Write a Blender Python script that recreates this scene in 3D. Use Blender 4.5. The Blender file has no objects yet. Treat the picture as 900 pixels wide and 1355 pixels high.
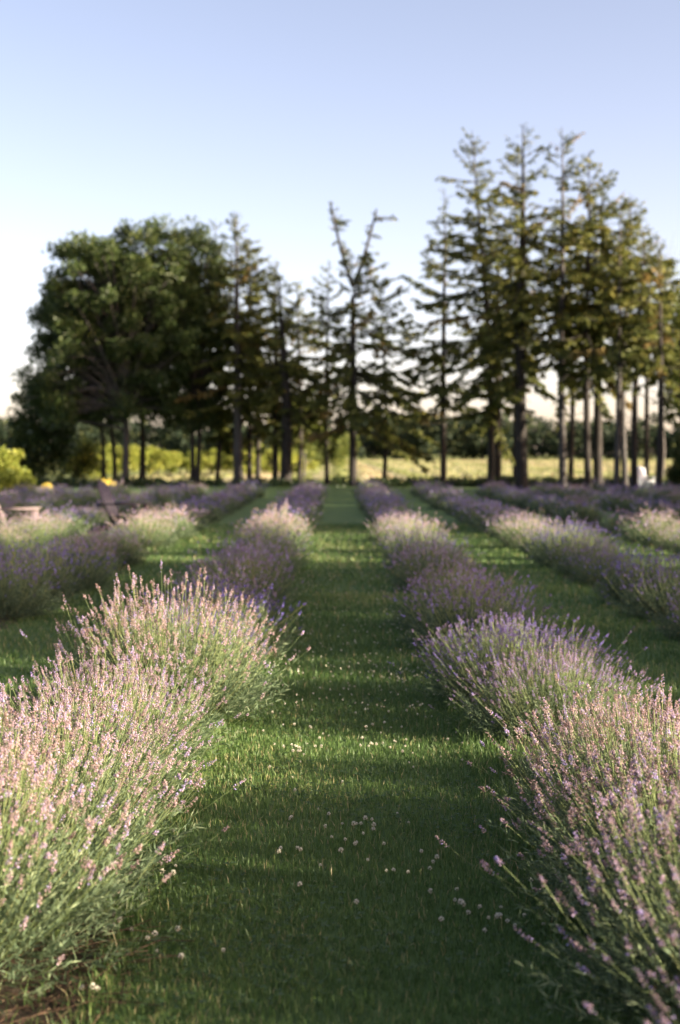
import bpy, math, random
import numpy as np

# ------------------------------------------------------------------ camera, sky, sun, exposure
R = math.radians
sc = bpy.context.scene
col = sc.collection

CAM_H = 1.5
cam_data = bpy.data.cameras.new('camera')
cam_data.sensor_fit = 'VERTICAL'
cam_data.sensor_height = 36.0
cam_data.lens = 50.0
cam_data.clip_end = 6000
cam_data.clip_start = 0.05
cam_data.dof.use_dof = True
cam_data.dof.focus_distance = 6.0
cam_data.dof.aperture_fstop = 2.3
cam = bpy.data.objects.new('camera', cam_data)
col.objects.link(cam)
cam.location = (0, 0, CAM_H)
cam.rotation_euler = (R(90 - 2.33), 0, 0)
sc.camera = cam

SUN_EL = 12.5
SUN_AZ = 107.0            # from +Y clockwise: 90 is straight from the right of the rows
world = bpy.data.worlds.new('World')
sc.world = world
world.use_nodes = True
wn = world.node_tree
sky = wn.nodes.new('ShaderNodeTexSky')
sky.sky_type = 'NISHITA'
sky.sun_disc = False
sky.sun_elevation = R(SUN_EL)
sky.sun_rotation = R(SUN_AZ)
sky.air_density = 0.6
sky.dust_density = 1.3
sky.ozone_density = 2.0
tint = wn.nodes.new('ShaderNodeMix')
tint.data_type = 'RGBA'
tint.blend_type = 'MULTIPLY'
tint.inputs[0].default_value = 1.0
tint.inputs[7].default_value = (1.50, 1.0, 0.77, 1)
wn.links.new(sky.outputs[0], tint.inputs[6])
wn.links.new(tint.outputs[2], wn.nodes['Background'].inputs[0])
wn.nodes['Background'].inputs[1].default_value = 0.086

sun_data = bpy.data.lights.new('sun', 'SUN')
sun_data.energy = 5.0
sun_data.angle = R(0.6)
sun_data.color = (1.0, 0.86, 0.66)
sun = bpy.data.objects.new('sun', sun_data)
col.objects.link(sun)
sun.location = (40, 0, 30)
sun.rotation_euler = (R(90 - SUN_EL), 0, R(180 - SUN_AZ))

vs = sc.view_settings
vs.view_transform = 'Standard'
vs.look = 'None'
vs.exposure = 2.42
vs.gamma = 1.0
vs.use_curve_mapping = False
sc.cycles.use_denoising = True
sc.cycles.max_bounces = 6
sc.cycles.transparent_max_bounces = 4
sc.cycles.caustics_reflective = False
sc.cycles.caustics_refractive = False

# ------------------------------------------------------------------ helpers
FPX = 50.0 / 36.0 * 1355.0       # focal length in photograph pixels, used to turn sightings into metres


def ground_x(px, depth):
    return (px - 450.0) * depth / FPX


def height_at(py, depth):
    return CAM_H + (600.0 - py) * depth / FPX


def unit(v):
    return v / np.maximum(np.linalg.norm(v, axis=-1, keepdims=True), 1e-9)


class Shape:
    """collects vertices and faces and links them as one mesh"""
    def __init__(self):
        self.v, self.f3, self.f4, self.m3, self.m4, self.t = [], [], [], [], [], []
        self.n = 0

    def add(self, verts, quads=None, tris=None, tone=0.5, mat=0):
        verts = np.asarray(verts, float).reshape(-1, 3)
        k = len(verts)
        self.v.append(verts)
        tone = np.broadcast_to(np.asarray(tone, float), (k,)) if np.ndim(tone) < 2 else tone
        self.t.append(np.array(tone, float))
        if quads is not None and len(quads):
            q = np.asarray(quads, np.int64).reshape(-1, 4)
            self.f4.append(q + self.n)
            self.m4.append(np.full(len(q), mat))
        if tris is not None and len(tris):
            q = np.asarray(tris, np.int64).reshape(-1, 3)
            self.f3.append(q + self.n)
            self.m3.append(np.full(len(q), mat))
        self.n += k

    def mesh(self, name, mats, smooth=False):
        me = bpy.data.meshes.new(name)
        v = np.concatenate(self.v) if self.v else np.zeros((0, 3))
        f4 = np.concatenate(self.f4) if self.f4 else np.zeros((0, 4), np.int64)
        f3 = np.concatenate(self.f3) if self.f3 else np.zeros((0, 3), np.int64)
        me.vertices.add(len(v))
        me.vertices.foreach_set('co', v.astype(np.float32).ravel())
        nl = len(f4) * 4 + len(f3) * 3
        me.loops.add(nl)
        me.loops.foreach_set('vertex_index', np.concatenate([f4.ravel(), f3.ravel()]).astype(np.int32))
        me.polygons.add(len(f4) + len(f3))
        starts = np.concatenate([np.arange(len(f4)) * 4, len(f4) * 4 + np.arange(len(f3)) * 3])
        me.polygons.foreach_set('loop_start', starts.astype(np.int32))
        mi = np.concatenate([np.concatenate(self.m4) if self.m4 else np.zeros(0), np.concatenate(self.m3) if self.m3 else np.zeros(0)])
        for m in (mats if isinstance(mats, (list, tuple)) else [mats]):
            me.materials.append(m)
        me.polygons.foreach_set('material_index', mi.astype(np.int32))
        if smooth:
            me.polygons.foreach_set('use_smooth', np.ones(len(f4) + len(f3), bool))
        a = me.attributes.new('tone', 'FLOAT', 'POINT')
        a.data.foreach_set('value', np.concatenate(self.t).astype(np.float32) if self.t else np.zeros(0, np.float32))
        me.update(calc_edges=True)
        return me


def link(name, me, parent=None, loc=None):
    o = bpy.data.objects.new(name, me)
    col.objects.link(o)
    if parent is not None:
        o.parent = parent
    if loc is not None:
        o.location = loc
    return o


def tag(o, label=None, category=None, group=None, kind=None):
    if label:
        o['label'] = label
    if category:
        o['category'] = category
    if group:
        o['group'] = group
    if kind:
        o['kind'] = kind
    return o


def thing(name, loc, label, category, group=None, rz=0.0, scale=1.0):
    o = bpy.data.objects.new(name, None)
    o.empty_display_size = 0.1
    col.objects.link(o)
    o.location = loc
    o.rotation_euler = (0, 0, rz)
    o.scale = (scale,) * 3 if np.isscalar(scale) else scale
    return tag(o, label, category, group)


def frames(d, roll=None):
    """two unit vectors perpendicular to each direction d"""
    ref = np.where(np.abs(d[..., 2:3]) > 0.9, np.array([1.0, 0, 0]), np.array([0, 0, 1.0]))
    a = unit(np.cross(d, ref))
    b = np.cross(d, a)
    if roll is not None:
        c, s = np.cos(roll)[..., None], np.sin(roll)[..., None]
        a, b = a * c + b * s, b * c - a * s
    return a, b


def tubes(sh, pts, rad, sides=3, tone=0.5, mat=0):
    """pts (n, s, 3), rad (n, s): one tapered tube for each of n paths"""
    n, s = pts.shape[:2]
    tan = np.gradient(pts, axis=1)
    tan = unit(tan)
    a, b = frames(tan)
    ang = np.arange(sides) * 2 * np.pi / sides
    v = pts[:, :, None] + rad[:, :, None, None] * (np.cos(ang)[None, None, :, None] * a[:, :, None] + np.sin(ang)[None, None, :, None] * b[:, :, None])
    idx = np.arange(n * s * sides).reshape(n, s, sides)
    p0, p1 = idx[:, :-1], idx[:, 1:]
    q = np.stack([p0, np.roll(p0, -1, 2), np.roll(p1, -1, 2), p1], -1)
    tn = np.broadcast_to(np.asarray(tone, float).reshape(-1, 1, 1), (n, s, sides)).ravel()
    sh.add(v, quads=q, tone=tn, mat=mat)


def cards(sh, pos, d, length, width, roll=None, tone=0.5, mat=0, fold=0.0, belly=0.45):
    """a kite-shaped leaf of two triangles for every position, growing along d"""
    n = len(pos)
    a, b = frames(d, roll)
    L = np.broadcast_to(length, (n,))[:, None]
    W = np.broadcast_to(width, (n,))[:, None]
    p0 = pos
    p2 = pos + d * L
    mid = pos + d * L * belly
    p1 = mid + a * W * 0.5 + b * W * fold
    p3 = mid - a * W * 0.5 + b * W * fold
    v = np.stack([p0, p1, p2, p3], 1)
    i = np.arange(n)[:, None] * 4
    t = np.concatenate([i + [0, 1, 2], i + [0, 2, 3]], 0)
    sh.add(v, tris=t, tone=np.repeat(np.broadcast_to(tone, (n,)), 4), mat=mat)


def bez(p0, p1, p2, s):
    t = np.linspace(0, 1, s)[None, :, None]
    return (1 - t) ** 2 * p0[:, None] + 2 * t * (1 - t) * p1[:, None] + t ** 2 * p2[:, None]


def sph(az, th):
    return np.stack([np.cos(az) * np.sin(th), np.sin(az) * np.sin(th), np.cos(th)], -1)


# ------------------------------------------------------------------ materials
def ramp(nt, stops, x=0, y=0):
    r = nt.nodes.new('ShaderNodeValToRGB')
    e = r.color_ramp.elements
    while len(e) < len(stops):
        e.new(0.5)
    for el, (p, c) in zip(e, stops):
        el.position = p
        el.color = (*c, 1)
    return r


def leaf_mat(name, stops, translucent=0.35, gloss=0.25, rough=0.5, attr='tone', obj_attr=None, stops2=None, noise=0.0):
    """foliage: diffuse and translucent light, colour picked leaf by leaf"""
    m = bpy.data.materials.new(name)
    m.use_nodes = True
    nt = m.node_tree
    N, Lk = nt.nodes, nt.links
    N.clear()
    out = N.new('ShaderNodeOutputMaterial')
    at = N.new('ShaderNodeAttribute')
    at.attribute_name = attr
    r = ramp(nt, stops)
    Lk.new(at.outputs['Fac'], r.inputs[0])
    c = r.outputs[0]
    if obj_attr:
        oa = N.new('ShaderNodeAttribute')
        oa.attribute_type = 'OBJECT'
        oa.attribute_name = obj_attr
        r2 = ramp(nt, stops2)
        Lk.new(at.outputs['Fac'], r2.inputs[0])
        mx = N.new('ShaderNodeMix')
        mx.data_type = 'RGBA'
        Lk.new(oa.outputs['Fac'], mx.inputs[0])
        Lk.new(c, mx.inputs[6])
        Lk.new(r2.outputs[0], mx.inputs[7])
        c = mx.outputs[2]
    p = N.new('ShaderNodeBsdfPrincipled')
    p.inputs['Roughness'].default_value = rough
    p.inputs['Specular IOR Level'].default_value = gloss
    Lk.new(c, p.inputs['Base Color'])
    tr = N.new('ShaderNodeBsdfTranslucent')
    Lk.new(c, tr.inputs[0])
    ms = N.new('ShaderNodeMixShader')
    ms.inputs[0].default_value = translucent
    Lk.new(p.outputs[0], ms.inputs[1])
    Lk.new(tr.outputs[0], ms.inputs[2])
    Lk.new(ms.outputs[0], out.inputs[0])
    return m


def solid_mat(name, stops, scale=8.0, detail=6.0, rough=0.85, bump=0.3, stretch=(1, 1, 1), gloss=0.2, dist=0.02):
    """opaque surface with a noise-driven colour and relief"""
    m = bpy.data.materials.new(name)
    m.use_nodes = True
    nt = m.node_tree
    N, Lk = nt.nodes, nt.links
    p = N['Principled BSDF']
    tc = N.new('ShaderNodeTexCoord')
    mp = N.new('ShaderNodeMapping')
    mp.inputs['Scale'].default_value = stretch
    Lk.new(tc.outputs['Object'], mp.inputs[0])
    nz = N.new('ShaderNodeTexNoise')
    nz.inputs['Scale'].default_value = scale
    nz.inputs['Detail'].default_value = detail
    nz.inputs['Roughness'].default_value = 0.65
    Lk.new(mp.outputs[0], nz.inputs['Vector'])
    r = ramp(nt, stops)
    Lk.new(nz.outputs[0], r.inputs[0])
    Lk.new(r.outputs[0], p.inputs['Base Color'])
    p.inputs['Roughness'].default_value = rough
    p.inputs['Specular IOR Level'].default_value = gloss
    bp = N.new('ShaderNodeBump')
    bp.inputs['Strength'].default_value = bump
    bp.inputs['Distance'].default_value = dist
    Lk.new(nz.outputs[0], bp.inputs['Height'])
    Lk.new(bp.outputs[0], p.inputs['Normal'])
    return m


M = {}
M['lawn'] = solid_mat('lawn_turf', [(0.25, (0.055, 0.090, 0.026)), (0.5, (0.095, 0.155, 0.044)), (0.75, (0.15, 0.205, 0.062))], scale=2.2, detail=12, bump=0.9, dist=0.05)
M['meadow'] = solid_mat('meadow_turf', [(0.3, (0.10, 0.13, 0.03)), (0.7, (0.22, 0.24, 0.06))], scale=0.15, detail=10, bump=1.0, dist=0.4)
M['grass'] = leaf_mat('grass_blade', [(0.0, (0.062, 0.115, 0.032)), (0.55, (0.120, 0.200, 0.058)), (0.88, (0.20, 0.265, 0.080)), (1.0, (0.40, 0.34, 0.17))], 0.42, 0.3, 0.45)
M['clover_leaf'] = leaf_mat('clover_leaf', [(0.0, (0.035, 0.075, 0.022)), (1.0, (0.075, 0.130, 0.040))], 0.3, 0.25, 0.5)
M['clover_bloom'] = leaf_mat('clover_bloom', [(0.0, (0.34, 0.23, 0.14)), (0.35, (0.55, 0.50, 0.38)), (1.0, (0.72, 0.69, 0.60))], 0.3, 0.2, 0.6)
M['lav_leaf'] = leaf_mat('lavender_leaf', [(0.0, (0.060, 0.095, 0.048)), (0.6, (0.135, 0.185, 0.100)), (1.0, (0.27, 0.32, 0.175))], 0.3, 0.2, 0.6)
M['lav_stem'] = leaf_mat('lavender_stem', [(0.0, (0.14, 0.19, 0.07)), (0.7, (0.24, 0.30, 0.12)), (1.0, (0.36, 0.29, 0.15))], 0.2, 0.2, 0.6)
M['lav_wood'] = leaf_mat('lavender_wood', [(0.0, (0.07, 0.045, 0.03)), (1.0, (0.20, 0.13, 0.08))], 0.05, 0.1, 0.8)
M['lav_bloom'] = leaf_mat('lavender_bloom',
    [(0.0, (0.24, 0.16, 0.13)), (0.45, (0.48, 0.35, 0.31)), (0.75, (0.55, 0.42, 0.42)), (0.9, (0.44, 0.34, 0.55)), (1.0, (0.50, 0.42, 0.68))], 0.35, 0.15, 0.7,
    obj_attr='bloom', stops2=[(0.0, (0.085, 0.068, 0.13)), (0.4, (0.15, 0.118, 0.30)), (0.75, (0.19, 0.15, 0.46)), (1.0, (0.30, 0.25, 0.68))])
M['spruce'] = leaf_mat('spruce_needles', [(0.0, (0.050, 0.066, 0.020)), (0.5, (0.115, 0.128, 0.032)), (0.85, (0.18, 0.17, 0.040)), (0.94, (0.19, 0.17, 0.045)), (1.0, (0.21, 0.155, 0.055))], 0.35, 0.2, 0.55)
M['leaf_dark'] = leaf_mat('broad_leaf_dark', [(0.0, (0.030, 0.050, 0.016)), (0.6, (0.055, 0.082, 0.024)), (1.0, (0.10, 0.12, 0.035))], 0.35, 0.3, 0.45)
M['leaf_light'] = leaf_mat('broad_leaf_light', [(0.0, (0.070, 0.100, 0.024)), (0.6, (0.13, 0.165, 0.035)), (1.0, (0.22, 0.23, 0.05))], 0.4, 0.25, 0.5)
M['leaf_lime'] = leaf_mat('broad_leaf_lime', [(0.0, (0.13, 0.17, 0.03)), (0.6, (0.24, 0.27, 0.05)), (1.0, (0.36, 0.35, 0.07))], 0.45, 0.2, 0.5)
M['leaf_far'] = leaf_mat('far_wood_leaf', [(0.0, (0.016, 0.028, 0.018)), (0.6, (0.030, 0.044, 0.024)), (1.0, (0.085, 0.095, 0.035))], 0.3, 0.1, 0.6)
M['bloom_yellow'] = leaf_mat('yellow_bloom', [(0.0, (0.55, 0.42, 0.06)), (1.0, (0.75, 0.62, 0.16))], 0.3, 0.2, 0.6)
M['crop'] = leaf_mat('crop_leaf', [(0.0, (0.13, 0.16, 0.055)), (0.5, (0.24, 0.25, 0.11)), (0.8, (0.31, 0.28, 0.16)), (1.0, (0.28, 0.21, 0.15))], 0.45, 0.1, 0.6)
M['bark'] = solid_mat('spruce_bark', [(0.25, (0.014, 0.012, 0.011)), (0.55, (0.032, 0.028, 0.025)), (0.8, (0.062, 0.054, 0.048))], scale=5, bump=0.8, stretch=(1, 1, 0.25), dist=0.05)
M['bark_grey'] = solid_mat('grey_bark', [(0.25, (0.030, 0.028, 0.027)), (0.55, (0.068, 0.063, 0.060)), (0.8, (0.12, 0.112, 0.107))], scale=4, bump=0.7, stretch=(1, 1, 0.3), dist=0.05)
M['soil'] = solid_mat('field_soil', [(0.3, (0.20, 0.185, 0.085)), (0.7, (0.34, 0.31, 0.15))], scale=0.4, detail=10, bump=0.6, dist=0.1)
M['wood_grey'] = solid_mat('weathered_wood', [(0.3, (0.10, 0.078, 0.075)), (0.7, (0.18, 0.145, 0.145))], scale=6, stretch=(1, 1, 6), bump=0.25, dist=0.004, rough=0.7)
M['wood_dark'] = solid_mat('dark_stained_wood', [(0.3, (0.008, 0.006, 0.010)), (0.7, (0.018, 0.013, 0.02))], scale=6, stretch=(1, 1, 6), bump=0.2, dist=0.004, rough=0.55)
M['wood_white'] = solid_mat('white_painted_wood', [(0.3, (0.72, 0.74, 0.77)), (0.7, (0.80, 0.81, 0.83))], scale=6, stretch=(1, 1, 6), bump=0.15, dist=0.003, rough=0.5)

rng = np.random.default_rng(11)


def sheet(name, x0, x1, y0, y1, z, mat, nx=2, ny=2, fn=None):
    xs, ys = np.linspace(x0, x1, nx), np.linspace(y0, y1, ny)
    X, Y = np.meshgrid(xs, ys, indexing='ij')
    Z = np.full_like(X, z) if fn is None else z + fn(X, Y)
    idx = np.arange(nx * ny).reshape(nx, ny)
    q = np.stack([idx[:-1, :-1], idx[1:, :-1], idx[1:, 1:], idx[:-1, 1:]], -1)
    s = Shape()
    s.add(np.stack([X, Y, Z], -1), quads=q)
    return tag(link(name, s.mesh(name, mat, smooth=True)), kind='structure')


# ------------------------------------------------------------------ ground
sheet('ground', -3000, 3000, -60, 5000, -0.03, M['meadow'])
sheet('lawn', -60, 60, -6, 74, 0.0, M['lawn'])
sheet('crop_field', -14, 190, 76, 400, -0.01, M['soil'])

# worn earth under each row of bushes, with uneven edges
M['bed'] = solid_mat('bed_earth', [(0.3, (0.035, 0.026, 0.018)), (0.55, (0.075, 0.055, 0.036)), (0.8, (0.15, 0.115, 0.075))], scale=14, detail=10, bump=0.9, dist=0.03)
for x0 in (-9.6, -7.6, -5.1, -3.15, -1.06, 1.12, 3.05, 5.3, 7.4, 9.5, 11.6):
    ys = np.arange(1.5 if abs(x0) < 6 else 22, 52, 0.17)
    k = len(ys)
    wl = 0.30 + rng.normal(0, 0.05, k) + 0.06 * np.sin(ys * 2.1 + x0)
    wr = 0.30 + rng.normal(0, 0.05, k) + 0.06 * np.sin(ys * 1.7 - x0)
    v = np.stack([np.stack([x0 - wl, ys, np.full(k, 0.003)], -1), np.stack([np.full(k, x0), ys, np.full(k, 0.03)], -1), np.stack([x0 + wr, ys, np.full(k, 0.003)], -1)], 1)
    i = np.arange(k * 3).reshape(k, 3)
    q = np.concatenate([np.stack([i[:-1, c], i[:-1, c + 1], i[1:, c + 1], i[1:, c]], -1) for c in (0, 1)])
    b = Shape()
    b.add(v, quads=q)
    tag(link('earth_bed', b.mesh('earth_bed', M['bed'], smooth=True)), kind='structure')

# crop in drilled rows across the field, running the same way as the lavender
s = Shape()
n = 52000
yy = 76 + 300 * rng.random(n) ** 2.0
xr = -14 + 200 * rng.random(n)
row = np.round(xr / 2.6)
keep = np.abs(xr) < yy * 0.30 + 6
row, yy = row[keep], yy[keep]
n = len(row)
pos = np.stack([row * 2.6 + rng.normal(0, 0.42, n), yy, np.full(n, -0.02)], -1)
d = unit(np.stack([rng.normal(0, 0.25, n), rng.normal(0, 0.25, n), np.ones(n)], -1))
rowtone = (np.sin(row * 12.9898) * 43758.5453) % 1.0
cards(s, pos, d, rng.uniform(0.10, 0.20, n), rng.uniform(0.3, 0.7, n), rng.random(n) * 6.28, np.clip(0.15 + 0.7 * rowtone + rng.normal(0, 0.12, n), 0, 1))
tag(link('crop_rows', s.mesh('crop_rows', M['crop'])), 'pale yellow green crop in drilled rows behind the tree line', 'crop', kind='stuff')

# ------------------------------------------------------------------ trees
def spruce(name, px, depth, top_py, label, trunk_px, crown_py=480, rad_px=50, lean_px=0.0, density=1.0, seed=0, group='spruces along the field edge',
           forks=None, grey=False, skew=0.0, snags=10, xy=None, dead=0.03):
    rg = np.random.default_rng(seed + 1000)
    X = ground_x(px, depth) if xy is None else xy[0]
    depth_y = depth if xy is None else xy[1]
    H = height_at(top_py, depth)
    cb = height_at(crown_py, depth)
    Rm = rad_px * depth / FPX
    r0 = 0.5 * trunk_px * depth / FPX
    lean = lean_px * depth / FPX
    root = thing(name, (X, depth_y, 0), label, 'tree', group)
    wob = rg.normal(0, 0.08, 3)

    def axis(z):
        u = np.clip(z / H, 0, 1.05)
        return np.stack([lean * u ** 1.7 + wob[0] * np.sin(u * 5), wob[1] * np.sin(u * 4 + 1), z], -1)
    # trunk
    tr = Shape()
    zs = np.concatenate([[-0.1, 0.12, 0.4], np.linspace(1, H, 15)])
    top_z = H if forks is None else forks[0]
    zs = zs[zs <= top_z + 0.01]
    rad = r0 * np.interp(zs, [-0.1, 0.12, 0.4, 0.55 * H, H], [1.55, 1.3, 1.08, 0.72, 0.06])
    tubes(tr, axis(zs)[None], rad[None], 9)
    leaders = []
    if forks is None:
        leaders.append((axis, cb, H, Rm, 1.0))
    else:
        fz, tips = forks
        leaders.append((axis, cb, fz + 1.2, Rm, 1.0))
        p0 = axis(np.array([fz - 0.3]))
        for (dx, tz) in tips:
            p2 = np.array([[dx, 0.1, tz]])
            p1 = np.array([[dx * 0.55, 0.05, fz + (tz - fz) * 0.35]])
            path = bez(p0, p1, p2, 9)
            tubes(tr, path, np.linspace(r0 * 0.55, 0.04, 9)[None], 7)

            def ax2(z, path=path[0]):
                return np.stack([np.interp(z, path[:, 2], path[:, k]) for k in range(3)], -1)
            leaders.append((ax2, fz + 0.5, tz, 0.5, 0.9))
            leaders.append((ax2, tz - 0.8, tz, 0.7, 0.9))
    # branches
    P0, D0, LEN, UU = [], [], [], []
    for (ax, zb, zt, rm, dn) in leaders:
        z = zb
        while z < zt - 0.12:
            u = (z - zb) / (zt - zb)
            k = rg.integers(3, 6) if u < 0.85 else rg.integers(3, 5)
            prof = (1 - u) ** 0.62 * (0.72 + 0.28 * min(1, u / 0.2)) + 0.06
            for a in rg.random(k) * 6.283 + z * 2.4:
                if rg.random() > (0.9 * density + 0.12) * min(1.0, 0.4 + u * 2.4):
                    continue
                ln = rm * prof * rg.uniform(0.35, 1.4) * (1 + skew * math.cos(a))
                el = np.interp(u, [0, 0.5, 1], [-20, 2, 45]) + rg.normal(0, 15)
                P0.append(ax(np.array([z + rg.normal(0, 0.08)]))[0])
                D0.append([math.cos(a) * math.cos(R(el)), math.sin(a) * math.cos(R(el)), math.sin(R(el))])
                LEN.append(max(ln, 0.18))
                UU.append(u)
            z += rg.uniform(0.15, 0.42)
    P0, D0, LEN, UU = np.array(P0), np.array(D0), np.array(LEN), np.array(UU)
    droop = np.interp(UU, [0, 1], [0.16, 0.02])
    P1 = P0 + D0 * LEN[:, None] * 0.5 + np.stack([0 * LEN, 0 * LEN, -droop * LEN * 0.5], -1)
    P2 = P0 + D0 * LEN[:, None] + np.stack([0 * LEN, 0 * LEN, -droop * LEN * 0.45], -1)
    br = Shape()
    paths = bez(P0, P1, P2, 5)
    tubes(br, paths, (np.clip(0.012 * LEN, 0.008, 0.03))[:, None] * np.linspace(1.6, 0.3, 5)[None], 3)
    # dead snags on the bare part
    if snags:
        zz = rg.uniform(1.5, max(cb, 2.5), snags)
        a = rg.random(snags) * 6.28
        q0 = axis(zz)
        dd = np.stack([np.cos(a), np.sin(a), rg.uniform(-0.4, 0.1, snags)], -1)
        ln = rg.uniform(0.3, 1.3, snags)[:, None]
        tubes(br, bez(q0, q0 + dd * ln * 0.5, q0 + dd * ln + np.array([0, 0, -0.15]) * ln, 4), np.full((snags, 1), 0.018) * np.linspace(1, 0.3, 4)[None], 3)
    # needle sprays
    nd = Shape()
    cnt = np.maximum((LEN / 0.055).astype(int), 5)
    bi = np.repeat(np.arange(len(LEN)), cnt)
    t = rg.random(len(bi)) ** 0.8 * 0.95 + 0.05
    p = ((1 - t) ** 2)[:, None] * P0[bi] + (2 * t * (1 - t))[:, None] * P1[bi] + (t ** 2)[:, None] * P2[bi]
    tan = unit((1 - t)[:, None] * (P1 - P0)[bi] + t[:, None] * (P2 - P1)[bi])
    side = unit(np.cross(tan, np.array([0, 0, 1.0])))
    sgn = rg.choice([-1, 1], len(bi))[:, None]
    dirv = unit(tan * rg.uniform(0.3, 1.0, (len(bi), 1)) + side * sgn * rg.uniform(0.2, 1.0, (len(bi), 1)) + np.array([0, 0, -1.0]) * rg.uniform(-0.1, 0.85, (len(bi), 1)))
    ln = rg.uniform(0.20, 0.56, len(bi)) * np.interp(UU[bi], [0, 0.7, 1], [1.1, 0.8, 0.5]) * np.clip(LEN[bi] / 0.8, 0.45, 1)
    tone = np.clip(rg.normal(0.45, 0.2, len(bi)) + rg.normal(0, 0.12, len(LEN))[bi], 0, 0.9)
    tone = np.where(rg.random(len(LEN))[bi] < dead, 1.0, tone)
    cards(nd, p, dirv, ln, ln * 0.29, rg.normal(0, 0.6, len(bi)), tone, 0, 0.1)
    # side twigs off each spray
    for sg in (-1, 1):
        sd = unit(dirv + np.cross(dirv, side) * 0.25 + side * sg * 0.7 + rg.normal(0, 0.25, dirv.shape))
        cards(nd, p + dirv * ln[:, None] * 0.25, sd, ln * 0.62, ln * 0.22, rg.random(len(bi)) * 3, tone, 0, 0.1)
    tk = link('trunk', tr.mesh('trunk', M['bark_grey'] if grey else M['bark'], smooth=True), root)
    tag(link('branches', br.mesh('branches', M['bark']), tk), kind='stuff')
    tag(link('crown', nd.mesh('crown', M['spruce']), root), kind='stuff')
    return root


def clump_cards(sh, centres, radii, per, size, rg, tone0=0.5, spread=0.2, mat=0, flat=0.75):
    n = len(centres)
    bi = np.repeat(np.arange(n), per)
    off = rg.normal(0, 1, (len(bi), 3))
    off = unit(off) * (rg.random((len(bi), 1)) ** 0.45)
    p = centres[bi] + off * np.asarray(radii)[bi][:, None] * np.array([1, 1, flat])
    d = unit(off * 0.8 + rg.normal(0, 0.6, off.shape) + np.array([0, 0, 0.25]))
    tone = np.clip(tone0 + rg.normal(0, spread, n)[bi] * 0.7 + rg.normal(0, spread, len(bi)), 0, 1)
    L = size * rg.uniform(0.6, 1.35, len(bi))
    cards(sh, p, d, L, L * 0.75, rg.random(len(bi)) * 6.28, tone, mat, 0.08, 0.5)


def broadleaf(name, px, depth, label, H, lobes, stem_r, leaf='leaf_dark', per=95, nclump=130, size=0.17, seed=0, stems=((0, 0),), group='broadleaf trees along the field edge',
              crad=0.62, bark='bark_grey', category='tree', xy=None, trunk_top=0.55, drop=0.0):
    """lobes: ellipsoids (dx, dy, z, rx, ry, rz) that the leaf clumps fill"""
    rg = np.random.default_rng(seed + 5000)
    X = ground_x(px, depth)
    root = thing(name, (X, depth, 0) if xy is None else (xy[0], xy[1], 0), label, category, group)
    vol = np.array([l[3] * l[4] * l[5] for l in lobes]) ** 0.8
    which = rg.choice(len(lobes), nclump, p=vol / vol.sum())
    off = unit(rg.normal(0, 1, (nclump, 3))) * (rg.random((nclump, 1)) ** 0.38)
    lo = np.array(lobes, float)
    lo[:, 2] -= drop
    cen = lo[which, :3] + off * lo[which, 3:6]
    cen[:, 2] = np.maximum(cen[:, 2], crad * 0.8)
    rads = crad * rg.uniform(0.55, 1.25, nclump)
    tr = Shape()
    axes = []
    for (dx, lean) in stems:
        zt = H * trunk_top
        z = np.linspace(-0.1, zt, 9)
        u = z / zt
        ax = np.stack([dx + lean * np.clip(u, 0, 1) ** 1.5 + 0.06 * np.sin(u * 5 + dx), 0.15 * np.sin(u * 3 + seed + dx), z], -1)
        rr = stem_r * np.interp(u, [-0.05, 0.03, 0.12, 1], [1.6, 1.25, 1.0, 0.45]) / (1 if len(stems) == 1 else 1.25)
        tubes(tr, ax[None], rr[None], 9)
        axes.append(ax)
    tk = link('trunk', tr.mesh('trunk', M[bark], smooth=True), root)
    lb = Shape()
    ends = np.array([axes[rg.integers(len(axes))][rg.integers(4, 9)] for _ in range(nclump)])
    low = ends[:, 2] > cen[:, 2] + 1.0
    ends[low, 2] = np.maximum(cen[low, 2] - 0.3, 0.2)
    mid = (ends + cen) * 0.5 + np.array([0, 0, 0.12]) * np.linalg.norm(cen - ends, axis=1, keepdims=True)
    ln = np.linalg.norm(cen - ends, axis=1)
    tubes(lb, bez(ends, mid, cen, 5), np.clip(0.012 * ln + 0.01, 0.01, stem_r * 0.4)[:, None] * np.linspace(1.5, 0.3, 5)[None], 4)
    tag(link('limbs', lb.mesh('limbs', M[bark]), tk), kind='stuff')
    lf = Shape()
    clump_cards(lf, cen, rads, per, size, rg)
    tag(link('crown', lf.mesh('crown', M[leaf]), root), kind='stuff')
    return root


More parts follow.
